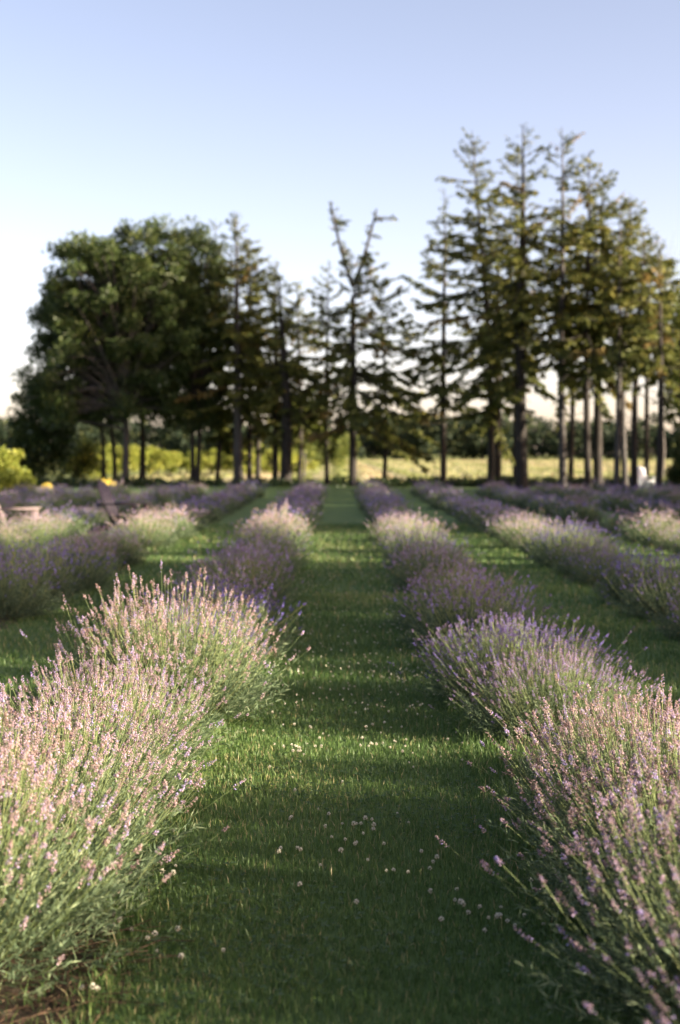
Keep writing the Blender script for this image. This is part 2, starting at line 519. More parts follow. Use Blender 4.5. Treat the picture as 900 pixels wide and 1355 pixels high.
# spruces, the tall stand on the sunny side (positions sighted as picture column and depth)
SPR = [
    # px, depth, top, trunk px, crown bottom, radius px, lean px, density, skew, grey, label
    (587, 66, 252, 8, 545, 44, 0, 0.75, -0.25, False, 'slim spruce with drooping boughs, alone beside the gap before the tall stand'),
    (649, 65, 176, 9, 540, 62, -24, 0.85, -0.2, False, 'tall dark spruce whose thin bare leader leans away from the stand'),
    (658, 69, 290, 10, 470, 46, 0, 0.8, 0, False, 'shorter spruce close beside the dark spruce with the leaning leader'),
    (691, 63, 168, 16, 500, 62, -4, 0.9, 0, False, 'tallest spruce with the thickest trunk of the stand'),
    (682, 72, 235, 7, 500, 45, 0, 0.7, 0, False, 'thin spruce standing just behind the thickest trunk'),
    (745, 64, 172, 10, 500, 58, -6, 0.68, 0.1, True, 'tall sparse spruce with sky showing through its golden top'),
    (754, 71, 265, 7, 470, 48, 0, 0.8, 0, False, 'thin shadowed spruce right behind the tall sparse spruce'),
    (778, 65, 203, 9, 500, 58, -4, 0.85, 0.1, False, 'golden spruce with a straight trunk beside the tall sparse spruce'),
    (791, 67, 232, 12, 480, 58, 4, 0.9, 0.1, False, 'full golden spruce with a dark thick trunk in the stand'),
    (816, 63, 268, 8, 470, 48, 4, 0.9, 0.1, True, 'golden spruce with a slim grey trunk in the sloping half of the stand'),
    (828, 66, 258, 8, 480, 48, -2, 0.9, 0, True, 'spruce with pale grey trunk twinned with the slim grey one'),
    (840, 64, 300, 9, 470, 46, 8, 0.9, 0.1, False, 'spruce with a dark leaning trunk behind the white chair'),
    (856, 69, 318, 7, 460, 46, 0, 0.9, 0.1, False, 'thin spruce between the leaning trunk and the end of the stand'),
    (871, 62, 322, 9, 500, 46, 3, 0.9, 0.1, False, 'last spruce of the stand, with low golden boughs'),
]
for i, (px, dp, top, tp, cbp, rp, ln, dn, sk, gr, lab) in enumerate(SPR):
    spruce('spruce_tree', px, dp - (px - 587) / 284 * 7, top, lab, tp, cbp + 5, rp * 1.25, ln, dn, i, skew=sk, grey=gr, group='spruces of the tall stand')
# the middle ones, standing apart
spruce('spruce_tree', 433, 70, 345, 'very thin spruce with a sparse ragged crown, before the gap', 6, 545, 46, 0, 0.75, 31, group='spruces in the middle of the line')
d0 = 66
spruce('spruce_tree', 467, d0, 268, 'spruce with two leaders spread like horns above its crown', 10, 562, 88, 0, 0.95, 32, group='spruces in the middle of the line',
       forks=(height_at(372, d0), ((ground_x(437 - 17, d0) , height_at(268, d0)), (ground_x(498 - 17, d0), height_at(278, d0)))), skew=0.25, dead=0.08)
spruce('spruce_tree', 508, 69, 372, 'thin low spruce with flat boughs next to the horned spruce', 6, 575, 62, 0, 0.8, 33, skew=0.3, group='spruces in the middle of the line', dead=0.1)
# shaded group
SPL = [
    (287, 71, 292, 6, 560, 44, 4, 0.9, False, 'thin shaded spruce beside the broadleaf trees'),
    (315, 68, 282, 12, 520, 50, -2, 0.95, True, 'tall shaded spruce with a stout pale grey trunk'),
    (330, 72, 315, 7, 520, 46, 0, 0.9, False, 'thin spruce hidden half behind the stout pale trunk'),
    (341, 74, 385, 7, 560, 40, 0, 0.8, False, 'slim spruce with a reddish trunk in the shaded group'),
    (364, 70, 343, 8, 560, 36, 2, 0.6, False, 'ragged spruce with a browned top in the shaded group'),
    (378, 67, 362, 15, 540, 50, -6, 0.8, False, 'dark spruce with a doubled thick trunk in the shaded group'),
    (396, 74, 372, 6, 560, 42, 0, 0.7, False, 'small sparse spruce behind the doubled dark trunk'),
]
for i, (px, dp, top, tp, cbp, rp, ln, dn, gr, lab) in enumerate(SPL):
    spruce('spruce_tree', px, dp, top, lab, tp, cbp + 15, rp * 1.3, ln, dn + 0.1, 50 + i, grey=gr, group='spruces of the shaded group', dead=0.10 if i == 4 else 0.03)

# broadleaf trees of the shaded group
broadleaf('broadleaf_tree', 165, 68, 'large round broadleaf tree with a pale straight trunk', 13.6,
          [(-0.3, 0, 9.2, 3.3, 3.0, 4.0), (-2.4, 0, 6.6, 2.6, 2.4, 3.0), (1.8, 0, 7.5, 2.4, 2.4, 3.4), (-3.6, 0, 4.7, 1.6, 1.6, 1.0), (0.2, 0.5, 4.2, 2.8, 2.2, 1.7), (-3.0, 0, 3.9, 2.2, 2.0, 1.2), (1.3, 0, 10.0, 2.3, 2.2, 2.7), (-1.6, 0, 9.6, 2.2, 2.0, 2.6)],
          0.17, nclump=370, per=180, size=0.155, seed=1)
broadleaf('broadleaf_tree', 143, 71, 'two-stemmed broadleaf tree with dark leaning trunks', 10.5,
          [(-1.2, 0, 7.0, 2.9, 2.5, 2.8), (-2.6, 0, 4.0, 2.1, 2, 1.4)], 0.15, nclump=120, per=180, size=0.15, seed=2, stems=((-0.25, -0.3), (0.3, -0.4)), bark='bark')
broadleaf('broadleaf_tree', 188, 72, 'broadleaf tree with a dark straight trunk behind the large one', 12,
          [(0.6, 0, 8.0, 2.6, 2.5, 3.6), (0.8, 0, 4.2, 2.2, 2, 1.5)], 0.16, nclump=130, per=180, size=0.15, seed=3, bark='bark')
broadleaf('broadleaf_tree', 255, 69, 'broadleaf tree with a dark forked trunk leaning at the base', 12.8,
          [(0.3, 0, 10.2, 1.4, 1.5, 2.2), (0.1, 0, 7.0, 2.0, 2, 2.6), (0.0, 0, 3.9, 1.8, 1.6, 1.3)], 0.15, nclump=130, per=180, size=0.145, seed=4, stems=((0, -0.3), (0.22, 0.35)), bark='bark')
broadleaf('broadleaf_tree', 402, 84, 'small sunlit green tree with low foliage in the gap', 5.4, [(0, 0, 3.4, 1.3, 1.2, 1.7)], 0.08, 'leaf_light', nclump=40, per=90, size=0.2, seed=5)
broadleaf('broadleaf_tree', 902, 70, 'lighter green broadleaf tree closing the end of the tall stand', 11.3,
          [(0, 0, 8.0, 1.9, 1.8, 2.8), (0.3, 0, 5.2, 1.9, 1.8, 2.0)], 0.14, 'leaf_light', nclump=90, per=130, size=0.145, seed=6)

# bare twiggy tree beyond the stand
rg = np.random.default_rng(77)
dp = 90
root = thing('bare_tree', (ground_x(876, dp), dp, 0), 'bare twiggy treetop rising faintly behind the stand', 'tree')
s = Shape()
Hh = height_at(300, dp)
zs = np.linspace(-0.1, Hh * 0.8, 8)
tubes(s, np.stack([0.1 * np.sin(zs), 0 * zs, zs], -1)[None], np.linspace(0.12, 0.04, 8)[None], 7)
link('trunk', s.mesh('trunk', M['bark_grey'], smooth=True), root)
s = Shape()
k = 60
z0 = rg.uniform(0.55, 0.8, k) * Hh
p0 = np.stack([0.1 * np.sin(z0), 0 * z0, z0], -1)
dd = sph(rg.random(k) * 6.28, rg.uniform(0.1, 0.75, k))
ln = rg.uniform(0.8, 3.0, k)[:, None]
tubes(s, bez(p0, p0 + dd * ln * 0.5, p0 + dd * ln * 0.9 + np.array([0, 0, 0.25]) * ln, 5), np.full((k, 1), 0.018) * np.linspace(1, 0.3, 5)[None], 3)
tag(link('twigs', s.mesh('twigs', M['bark_grey']), root), kind='stuff')

# windbreak out of the picture on the sunny side: it throws the long shade over the middle of the rows
WB = [(24, 3.9, 9.5, 2.5), (26, 6.8, 10.5, 2.8), (24.5, 10.0, 10.0, 2.6), (25, 21.1, 10.5, 2.5), (26, 24.6, 11, 2.8), (24.5, 28.6, 11, 2.8), (26, 32.6, 11, 2.8), (25, 36.6, 10, 2.8), (26, 41, 7.5, 2.6), (25, 45, 7.5, 2.6), (26, 49, 7.5, 2.7), (25, 53, 7.5, 2.6), (25, 61, 8, 2.7)]  # the low far trees are added to darken the trunks of the stand
for i, (x, y, h, r_) in enumerate(WB):
    broadleaf('windbreak_tree', 0, 25, 'dense broadleaf tree of the windbreak on the sunny side of the lavender rows', h,
              [(0, 0, h * 0.62, r_, r_, h * 0.36), (0, 0, h * 0.25, r_ * 0.9, r_ * 0.9, h * 0.25)], 0.16, nclump=100, per=40, size=0.34, seed=40 + i, xy=(x, y),
              group='windbreak trees beside the lavender rows', crad=0.75)

# shrubs, bank and far wood
def shrub(px, depth, top_py, half_px, label, leaf, seed, flat=0.9, name='shrub', lo=0.0, per=110, n=34, bark='bark'):
    h = height_at(top_py, depth)
    r_ = half_px * depth / FPX
    return broadleaf(name, px, depth, label, h, [(0, 0, h * 0.52, r_, r_ * 0.8, h * 0.46)], 0.06, leaf, per, n, 0.035 * h + 0.07, seed, ((-0.1, -0.2), (0.15, 0.3)),
                     'shrubs behind the trees', crad=max(0.28, h * 0.2), bark=bark, category='shrub', trunk_top=0.6)


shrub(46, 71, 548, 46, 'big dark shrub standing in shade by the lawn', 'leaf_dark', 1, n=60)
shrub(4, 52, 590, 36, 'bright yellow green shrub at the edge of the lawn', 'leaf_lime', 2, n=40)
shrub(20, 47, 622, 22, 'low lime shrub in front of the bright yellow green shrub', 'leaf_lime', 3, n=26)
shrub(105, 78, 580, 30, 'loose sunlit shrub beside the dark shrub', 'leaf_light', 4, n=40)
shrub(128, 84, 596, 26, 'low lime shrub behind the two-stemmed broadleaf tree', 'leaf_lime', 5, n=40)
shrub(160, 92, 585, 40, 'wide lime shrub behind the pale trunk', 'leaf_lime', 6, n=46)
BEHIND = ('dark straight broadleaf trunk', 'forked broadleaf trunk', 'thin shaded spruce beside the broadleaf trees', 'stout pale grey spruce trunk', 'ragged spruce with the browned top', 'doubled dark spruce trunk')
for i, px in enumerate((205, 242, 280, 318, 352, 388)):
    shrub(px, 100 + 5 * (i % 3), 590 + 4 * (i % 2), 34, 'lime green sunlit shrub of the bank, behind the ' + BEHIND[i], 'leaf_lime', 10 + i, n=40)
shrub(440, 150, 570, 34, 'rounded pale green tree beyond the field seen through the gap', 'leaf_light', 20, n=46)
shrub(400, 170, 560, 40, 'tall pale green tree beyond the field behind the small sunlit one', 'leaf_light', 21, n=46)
# flowers in front of the lime shrubs
rg = np.random.default_rng(5)
for i, (px, dp) in enumerate(((138, 56), (146, 57), (60, 50))):
    root = thing('flowering_plant', (ground_x(px, dp), dp, 0), ('cream yellow flowering plant at the far edge of the shaded lawn', 'cream yellow flowering plant at the far edge of the shaded lawn', 'yellow flowering plant by the low lime shrub')[i],
                 'plant', 'yellow flowers by the lawn')
    h = 0.5
    s = Shape()
    k = 26
    a = rg.random(k) * 6.28
    tip = sph(a, rg.uniform(0.05, 0.7, k)) * rg.uniform(0.5, 1.0, (k, 1)) * h
    base = tip * np.array([0.2, 0.2, 0])
    tubes(s, bez(base, (base + tip) / 2, tip, 3), np.full((k, 3), 0.008), 3, 0.4)
    cards(s, np.repeat(base + (tip - base) * 0.5, 4, 0), unit(rg.normal(0, 1, (k * 4, 3)) + np.array([0, 0, 0.6])), 0.16, 0.06, rg.random(k * 4) * 6, rg.random(k * 4))
    link('foliage', s.mesh('foliage', M['leaf_light']), root)
    s = Shape()
    cards(s, np.repeat(tip, 8, 0), unit(rg.normal(0, 1, (k * 8, 3))), 0.07, 0.06, rg.random(k * 8) * 6, rg.random(k * 8))
    tag(link('blossoms', s.mesh('blossoms', M['bloom_yellow']), root), kind='stuff')

# columnar evergreen at the end of the rows
dp = 57
broadleaf('evergreen_shrub', 899, dp, 'dark conical evergreen shrub at the end of the lavender', 2.5,
          [(0, 0, 0.6, 0.45, 0.45, 0.6), (0, 0, 1.2, 0.36, 0.36, 0.7), (0, 0, 1.8, 0.2, 0.2, 0.5)], 0.05, 'leaf_dark', 120, 60, 0.09, 61, group=None, crad=0.2, bark='bark', category='shrub')

# far wood: one mass at the end of the field
rg = np.random.default_rng(8)
s = Shape()
n = 560
x = rg.uniform(-140, 210, n)
y = rg.uniform(405, 470, n)
h = rg.uniform(8, 14.5, n) + 1.5 * np.sin(x * 0.05)
cen, rad = [], []
for i in range(n):
    for q in range(7):
        cen.append([x[i] + rg.normal(0, 1.9), y[i] + rg.normal(0, 1.5), h[i] * rg.uniform(0.12, 0.92)])
        rad.append(rg.uniform(1.3, 2.4))
clump_cards(s, np.array(cen), np.array(rad), 26, 1.2, rg, 0.42, 0.24)
tag(link('far_wood', s.mesh('far_wood', M['leaf_far'])), 'dark green wood closing the far end of the crop field', 'wood', kind='stuff')

# rough growth at the foot of the line of trees
s = Shape()
n = 420
x = np.concatenate([rg.uniform(1.5, 19, 300), rg.uniform(-17, 1, 120)])
cen = np.stack([x, 66.5 + rg.normal(0, 1.2, n), rg.uniform(0.02, 0.22, n)], -1)
clump_cards(s, cen, rg.uniform(0.18, 0.42, n), 40, 0.14, rg, 0.1, 0.15)
tag(link('undergrowth', s.mesh('undergrowth', M['leaf_dark'])), 'low dark undergrowth along the foot of the trees', 'undergrowth', kind='stuff')

# ------------------------------------------------------------------ lavender
def lavender_meshes(seed, detail):
    """foliage, stems and bloom of one bush about 0.75 m high and 1.1 m wide"""
    rg = np.random.default_rng(seed)
    n_st, segs, rad = {2: (680, 5, 0.0012), 1: (270, 3, 0.0020), 0: (110, 2, 0.0032)}[detail]
    # direction of growth: a loose fan, with a few tufts that crowd together
    az = rg.random(n_st) * 2 * np.pi
    th = np.arccos(1 - rg.random(n_st) * (1 - math.cos(R(60))))
    stray = rg.random(n_st) < 0.06
    th = np.where(stray, rg.uniform(0.9, 1.4, n_st), th)
    tufts = rg.random((9, 2)) * np.array([6.28, 0.8])
    tk = rg.integers(0, 9, n_st)
    near = rg.random(n_st) < 0.3
    az = np.where(near, tufts[tk, 0] + rg.normal(0, 0.25, n_st), az)
    th = np.where(near, tufts[tk, 1] + rg.normal(0, 0.10, n_st), th)
    th = np.abs(th)
    L = (0.66 - 0.06 * (th / 1.3)) * np.clip(rg.normal(0.94, 0.13, n_st), 0.55, 1.25)
    base = np.stack([np.cos(az), np.sin(az), 0 * az], -1) * (0.08 + 0.24 * np.sin(th))[:, None] * rg.random((n_st, 1)) ** 0.5
    base[:, 2] = 0.03
    d0 = sph(az + rg.normal(0, 0.15, n_st), th * 1.08)
    d1 = sph(az + rg.normal(0, 0.3, n_st), np.clip(th * 0.55 + rg.normal(0, 0.16, n_st), 0, 1.6))
    p1 = base + d0 * L[:, None] * 0.52
    p2 = p1 + d1 * L[:, None] * 0.48
    p2[:, 2] -= 0.05 * np.clip(th - 0.8, 0, 1)
    path = bez(base, p1, p2, segs + 1)
    stems = Shape()
    stone = np.clip(rg.normal(0.45, 0.22, n_st), 0, 1)
    tubes(stems, path, np.full((n_st, 1), rad) * np.linspace(1.3, 0.8, segs + 1)[None], 3, stone)
    # bloom
    bloom = Shape()
    tan = unit(p2 - p1)
    wh, fl, flen, fwid = {2: (5, 5, 0.0100, 0.0066), 1: (4, 4, 0.0155, 0.0105), 0: (2, 3, 0.032, 0.019)}[detail]
    slen = np.clip(rg.normal(0.030, 0.013, n_st), 0.008, 0.066)
    fade = np.clip(rg.normal(0.45, 0.2, n_st), 0, 1)
    pos, dirs, lens, tones = [], [], [], []
    a, b = frames(tan)
    for w in range(-1 if detail == 2 else 0, wh):
        u = w / (wh - 1 if wh > 1 else 1) if w >= 0 else -0.55
        c = p2 + tan * (u * slen)[:, None]
        for f in range(fl):
            an = f * 2 * np.pi / fl + w * 0.6 + rg.normal(0, 0.25, n_st)
            out = np.cos(an)[:, None] * a + np.sin(an)[:, None] * b
            dv = unit(out * (0.85 - 0.35 * u) + tan * (0.55 + 0.35 * u) + rg.normal(0, 0.15, out.shape))
            ok = rg.random(n_st) < (0.93 if w >= 0 else 0.45)
            k = flen * (1.0 - 0.35 * max(u, 0)) * rg.uniform(0.6, 1.35, n_st) * (1.25 if detail == 0 else 1)
            pos.append((c + out * 0.0015 + tan * rg.normal(0, 0.0035, (n_st, 1)))[ok])
            dirs.append(dv[ok])
            lens.append(k[ok])
            tones.append(np.clip(fade + rg.normal(0.0, 0.2, n_st) + 0.30 * (rg.random(n_st) < 0.16), 0, 1)[ok])
    pos, dirs, lens, tones = map(np.concatenate, (pos, dirs, lens, tones))
    if detail == 2:
        # three-sided buds
        m = len(pos)
        a, b = frames(dirs, rg.random(m) * 6.28)
        wv = (lens * (fwid / flen) * 0.5)[:, None]
        ring = [pos + dirs * lens[:, None] * 0.55 + wv * (math.cos(q) * a + math.sin(q) * b) for q in (0, 2.094, 4.189)]
        v = np.stack([pos] + ring + [pos + dirs * lens[:, None]], 1)
        i = np.arange(m)[:, None] * 5
        t = np.concatenate([i + list(q) for q in ((0, 2, 1), (0, 3, 2), (0, 1, 3), (4, 1, 2), (4, 2, 3), (4, 3, 1))])
        bloom.add(v, tris=t, tone=np.repeat(tones, 5))
    else:
        cards(bloom, pos, dirs, lens, lens * fwid / flen * 1.1, rg.random(len(pos)) * 6.28, tones, 0, 0.15)
    # leafy shoots
    fol = Shape()
    n_sh, n_lf, ll, lw = {2: (680, 26, 0.046, 0.0052), 1: (480, 18, 0.055, 0.0085), 0: (280, 12, 0.080, 0.017)}[detail]
    az = rg.random(n_sh) * 6.283
    th = np.arccos(1 - rg.random(n_sh) * (1 - math.cos(R(86))))
    L = rg.uniform(0.34, 0.58, n_sh) * np.where(th > 1.2, 0.85, 1)
    base = np.stack([np.cos(az), np.sin(az), 0 * az], -1) * (0.06 + 0.26 * np.sin(th))[:, None] * rg.random((n_sh, 1)) ** 0.5
    base[:, 2] = 0.02
    d0 = sph(az, th)
    d1 = sph(az + rg.normal(0, 0.3, n_sh), np.clip(th * 0.75 + rg.normal(0, 0.15, n_sh), 0, 1.5))
    p1 = base + d0 * L[:, None] * 0.55
    p2 = p1 + d1 * L[:, None] * 0.45
    bi = np.repeat(np.arange(n_sh), n_lf)
    t = rg.uniform(0.3, 1.0, len(bi))
    p = ((1 - t) ** 2)[:, None] * base[bi] + (2 * t * (1 - t))[:, None] * p1[bi] + (t ** 2)[:, None] * p2[bi]
    tg = unit((1 - t)[:, None] * (p1 - base)[bi] + t[:, None] * (p2 - p1)[bi])
    dv = unit(tg * 0.9 + rg.normal(0, 0.45, tg.shape))
    tone = np.clip(rg.normal(0.45, 0.2, n_sh)[bi] + rg.normal(0, 0.15, len(bi)), 0, 1)
    cards(fol, p, dv, ll * rg.uniform(0.6, 1.2, len(bi)), lw, rg.random(len(bi)) * 6.28, tone, 0, 0.2)
    # leaves low on the flower stems
    bi = np.repeat(np.arange(n_st), {2: 7, 1: 3, 0: 1}[detail])
    t = rg.uniform(0.35, 0.75, len(bi))
    st0, st1, st2 = path[:, 0], None, None
    k0 = np.minimum((t * segs).astype(int), segs - 1)
    fr = (t * segs - k0)[:, None]
    p = path[bi, k0] * (1 - fr) + path[bi, k0 + 1] * fr
    tg = unit(path[bi, k0 + 1] - path[bi, k0])
    cards(fol, p, unit(tg + rg.normal(0, 0.4, tg.shape)), ll * rg.uniform(0.5, 1.0, len(bi)), lw, rg.random(len(bi)) * 6.28, rg.uniform(0.3, 1, len(bi)), 0, 0.2)
    # woody base and withered brown stems
    kk = {2: 70, 1: 40, 0: 20}[detail]
    az = rg.random(kk) * 6.28
    th = rg.uniform(0.5, 1.5, kk)
    ln = rg.uniform(0.14, 0.46, kk)[:, None]
    b0 = np.stack([np.cos(az), np.sin(az), 0 * az], -1) * 0.06
    q1 = b0 + sph(az, th) * ln * 0.5
    q2 = q1 + sph(az + rg.normal(0, 0.5, kk), th + rg.normal(0, 0.2, kk)) * ln * 0.5
    q2[:, 2] = np.maximum(q2[:, 2], 0.012)
    tubes(fol, bez(b0, q1, q2, 4), np.full((kk, 1), 0.0035 if detail == 2 else 0.005) * np.linspace(1.4, 0.5, 4)[None], 3, rg.random(kk), mat=1)
    nm = ('far', 'middle', 'near')[detail]
    return (fol.mesh('lavender_foliage_' + nm, [M['lav_leaf'], M['lav_wood']]), stems.mesh('lavender_stems_' + nm, M['lav_stem']), bloom.mesh('lavender_bloom_' + nm, M['lav_bloom']))


LAV = {2: [lavender_meshes(100 + i, 2) for i in range(4)], 1: [lavender_meshes(200 + i, 1) for i in range(5)], 0: [lavender_meshes(300 + i, 0) for i in range(4)]}
ORD = ['first', 'second', 'third', 'fourth', 'fifth', 'sixth', 'seventh', 'eighth', 'ninth', 'tenth', 'eleventh', 'twelfth']
lr = random.Random(4)
n_lav = 0


def lavender(x, y, size, bloom, label, group, high=1.0):
    global n_lav
    det = 2 if y < 9.5 else (1 if y < 24 else 0)
    ms = LAV[det][n_lav % len(LAV[det])]
    n_lav += 1
    size *= 0.97
    high *= lr.uniform(0.72, 0.86)
    root = thing('lavender_bush', (x, y, -0.01), label, 'lavender', group, lr.random() * 6.28, (size * 0.88, size * 0.88, size * high))
    for nm, me in zip(('foliage', 'stems', 'flower_spikes'), ms):
        o = link(nm, me, root)
        o['kind'] = 'stuff'
        o['bloom'] = float(bloom)
    return root


SUNNY, SHADY = 'on the tall spruce side', 'on the broadleaf side'
# the two rows beside the path: bushes placed one by one near by
right1 = [(1.22, 2.8, 1.1, 0.4, 1), (1.18, 3.7, 1.15, 0.32, 1), (1.20, 4.6, 1.15, 0.15, 0.95), (1.22, 5.4, 1.08, 0.05, 0.9), (1.34, 6.3, 0.9, 0.08, 0.75),  # lowest bloom values put the near sunlight into a paler flower colour
          (1.15, 7.55, 0.92, 0.45, 0.85), (1.08, 8.5, 1.10, 0.8, 0.85), (1.04, 9.6, 0.9, 0.6, 0.85), (1.04, 10.8, 1.05, 0.7, 0.88)]
left1 = [(-1.20, 4.15, 1.12, 0.1, 0.95), (-1.14, 4.95, 1.12, 0.15, 0.95), (-1.18, 5.85, 1.08, 0.2, 0.88), (-1.12, 6.85, 1.0, 0.25, 0.86), (-0.98, 8.05, 1.16, 0.1, 1.12),
         (-0.98, 9.3, 0.9, 0.8, 0.9), (-0.93, 10.3, 1.08, 1.0, 0.95), (-0.98, 11.4, 0.9, 0.7, 0.9)]
for side, lst in ((SUNNY, right1), (SHADY, left1)):
    for i, (x, y, sz, bl, hi) in enumerate(lst):
        look = 'pale pink' if bl < 0.35 else ('mauve' if bl < 0.7 else 'deep violet')
        lavender(x, y, sz, bl, '%s lavender bush by the path %s, %s from open end' % (look, side, ORD[i]), 'lavender bushes beside the mown path', hi)
rows = [(1.06, 12.0, 'path'), (-1.02, 12.4, 'path'), (3.05, 4.6, 'second'), (-3.15, 5.0, 'second'), (5.3, 16, 'third'), (-5.1, 15.5, 'third'),
        (7.4, 25, 'fourth'), (9.5, 34, 'fifth'), (11.6, 42, 'sixth'), (-7.6, 30, 'fourth'), (-9.6, 40, 'fifth')]
TENS = {2: 'twenty', 3: 'thirty', 4: 'forty'}
for k in ('thirteenth', 'fourteenth', 'fifteenth', 'sixteenth', 'seventeenth', 'eighteenth', 'nineteenth'):
    ORD.append(k)
for t in (2, 3, 4):
    ORD.append(TENS[t][:-1] + 'ieth')
    ORD.extend(TENS[t] + '-' + ORD[k] for k in range(9))
for (x0, y0, nm) in rows:
    y = y0
    side = SUNNY if x0 > 0 else SHADY
    end = 52 if x0 > 0 else (50 if x0 > -6 else 49)
    found = []
    while y < end:
        x = x0 + lr.gauss(0, 0.05)
        sz = lr.uniform(0.75, 1.08)
        bl = min(1, max(0, lr.gauss(0.62, 0.22)))
        if 20.5 < y < 26:
            bl *= 0.35  # sunlit band painted in: flowers made paler where the sun falls
        if lr.random() > 0.06:
            found.append((x, y, sz, bl))
        y += lr.uniform(0.98, 1.35) if y < 30 else lr.uniform(1.1, 1.4)
    for k, (x, y, sz, bl) in enumerate(found):
        look = 'pale' if bl < 0.3 else ('mauve' if bl < 0.65 else 'violet')
        where = 'path-side row' if nm == 'path' else '%s row from path' % nm
        lavender(x, y, sz, bl, '%s lavender bush, %s %s, %s from the trees' % (look, where, side, ORD[len(found) - 1 - k]), 'lavender bushes of the %s row %s' % (nm, side))

# ------------------------------------------------------------------ grass
def blades(sh, n, x0, x1, y0, y1, h, w, rg, lean=0.5, tall=0.0):
    x = rg.uniform(x0, x1, n)
    # even in the picture rather than on the ground: nearer ground gets more blades
    y = y0 + (y1 - y0) * rg.random(n)
    patch = 0.5 + 0.25 * np.sin(x * 3.1 + 1.3 * np.sin(y * 1.7)) + 0.25 * np.sin(y * 2.3 + 2.0 * np.sin(x * 1.9))
    hh = h * rg.uniform(0.45, 1.3, n) * (0.8 + 0.5 * patch)
    az = rg.random(n) * 6.28
    ln = np.abs(rg.normal(0, lean, n))
    d0 = sph(az, ln * 0.5)
    d1 = sph(az + rg.normal(0, 0.4, n), np.clip(ln * 1.6 + 0.15, 0, 1.9))
    bare = (x < -0.70) & (y < 4.5) & (rg.random(n) < 0.8)
    hh = np.where(bare, hh * 0.25, hh)
    p0 = np.stack([x, y, np.full(n, -0.004)], -1)
    p1 = p0 + d0 * hh[:, None] * 0.55
    p2 = p1 + d1 * hh[:, None] * 0.5
    wv = np.stack([-np.sin(az), np.cos(az), 0 * az], -1)
    turn = rg.normal(0, 0.7, n)
    wv = wv * np.cos(turn)[:, None] + np.stack([np.cos(az), np.sin(az), 0 * az], -1) * np.sin(turn)[:, None]
    ww = (w * rg.uniform(0.6, 1.3, n) * 0.5)[:, None] * wv
    v = np.stack([p0 - ww, p0 + ww, p1 + ww * 0.9, p1 - ww * 0.9, p2], 1)
    i = np.arange(n)[:, None] * 5
    big = np.sin(x * 1.3 + 2.2 * np.sin(y * 0.6)) * np.sin(y * 0.9 + 1.5 * np.sin(x * 2.1))
    tone = np.clip(0.30 + 0.25 * patch + 0.16 * big + rg.normal(0, 0.2, n), 0, 0.92)
    tone = np.where(rg.random(n) < 0.04 + 0.05 * (big > 0.45), 1.0, tone)
    sh.add(v, quads=i + [0, 1, 2, 3], tris=i + [3, 2, 4], tone=np.repeat(tone, 5))


rg = np.random.default_rng(21)
s = Shape()
blades(s, 52000, -0.95, 0.95, 3.2, 5.4, 0.036, 0.0030, rg)
blades(s, 60000, -1.0, 1.0, 5.4, 9.0, 0.038, 0.0036, rg)
blades(s, 26000, -1.0, 1.0, 9.0, 15.0, 0.055, 0.0065, rg)
blades(s, 16000, -1.0, 1.0, 15.0, 30.0, 0.06, 0.012, rg)
for sx in (-1, 1):
    a, b = sorted((sx * 1.5, sx * 3.0))
    blades(s, 20000, a, b, 6.0, 14.0, 0.055, 0.006, rg)
    blades(s, 11000, a, b, 14.0, 30.0, 0.06, 0.012, rg)
    a, b = sorted((sx * 3.5, sx * 5.0))
    blades(s, 8000, a, b, 13.0, 30.0, 0.06, 0.012, rg)
# longer, unmown fringe at the foot of the bushes
for sx in (-1, 1):
    a, b = sorted((sx * 0.62, sx * 0.98))
    blades(s, 7000, a, b, 3.2, 9.0, 0.075, 0.0040, rg, 0.45)
tag(link('grass', s.mesh('grass', M['grass'])), 'short mown green grass of the paths between lavender rows', 'grass', kind='stuff')

# a few long unmown blades arching out of the lavender
def long_grass(x, y, k, h, label, seed):
    rg = np.random.default_rng(seed)
    root = thing('grass_tuft', (x, y, -0.005), label, 'grass tuft')
    for q in range(k):
        az = rg.normal(0.2, 0.9)
        hh = h * rg.uniform(0.6, 1.1)
        n = 9
        t = np.linspace(0, 1, n)
        reach = hh * rg.uniform(0.25, 0.8)
        p = np.stack([np.cos(az) * reach * t ** 1.6, np.sin(az) * reach * t ** 1.6, hh * (t - 0.45 * t ** 3.2 * (reach / hh + 0.2))], -1)
        side = np.array([-math.sin(az), math.cos(az), 0.0])
        w = 0.0045 * rg.uniform(0.8, 1.3) * np.sin(np.pi * (0.25 + 0.75 * t)) ** 0.8 + 0.0004
        b = Shape()
        v = np.stack([p - side * w[:, None], p + np.array([0, 0, -0.0012]), p + side * w[:, None]], 1)
        i = np.arange(n * 3).reshape(n, 3)
        b.add(v, quads=np.concatenate([np.stack([i[:-1, c], i[:-1, c + 1], i[1:, c + 1], i[1:, c]], -1) for c in (0, 1)]), tone=rg.uniform(0.5, 0.9))
        link('blade', b.mesh('blade', M['grass'], smooth=True), root)
    return root


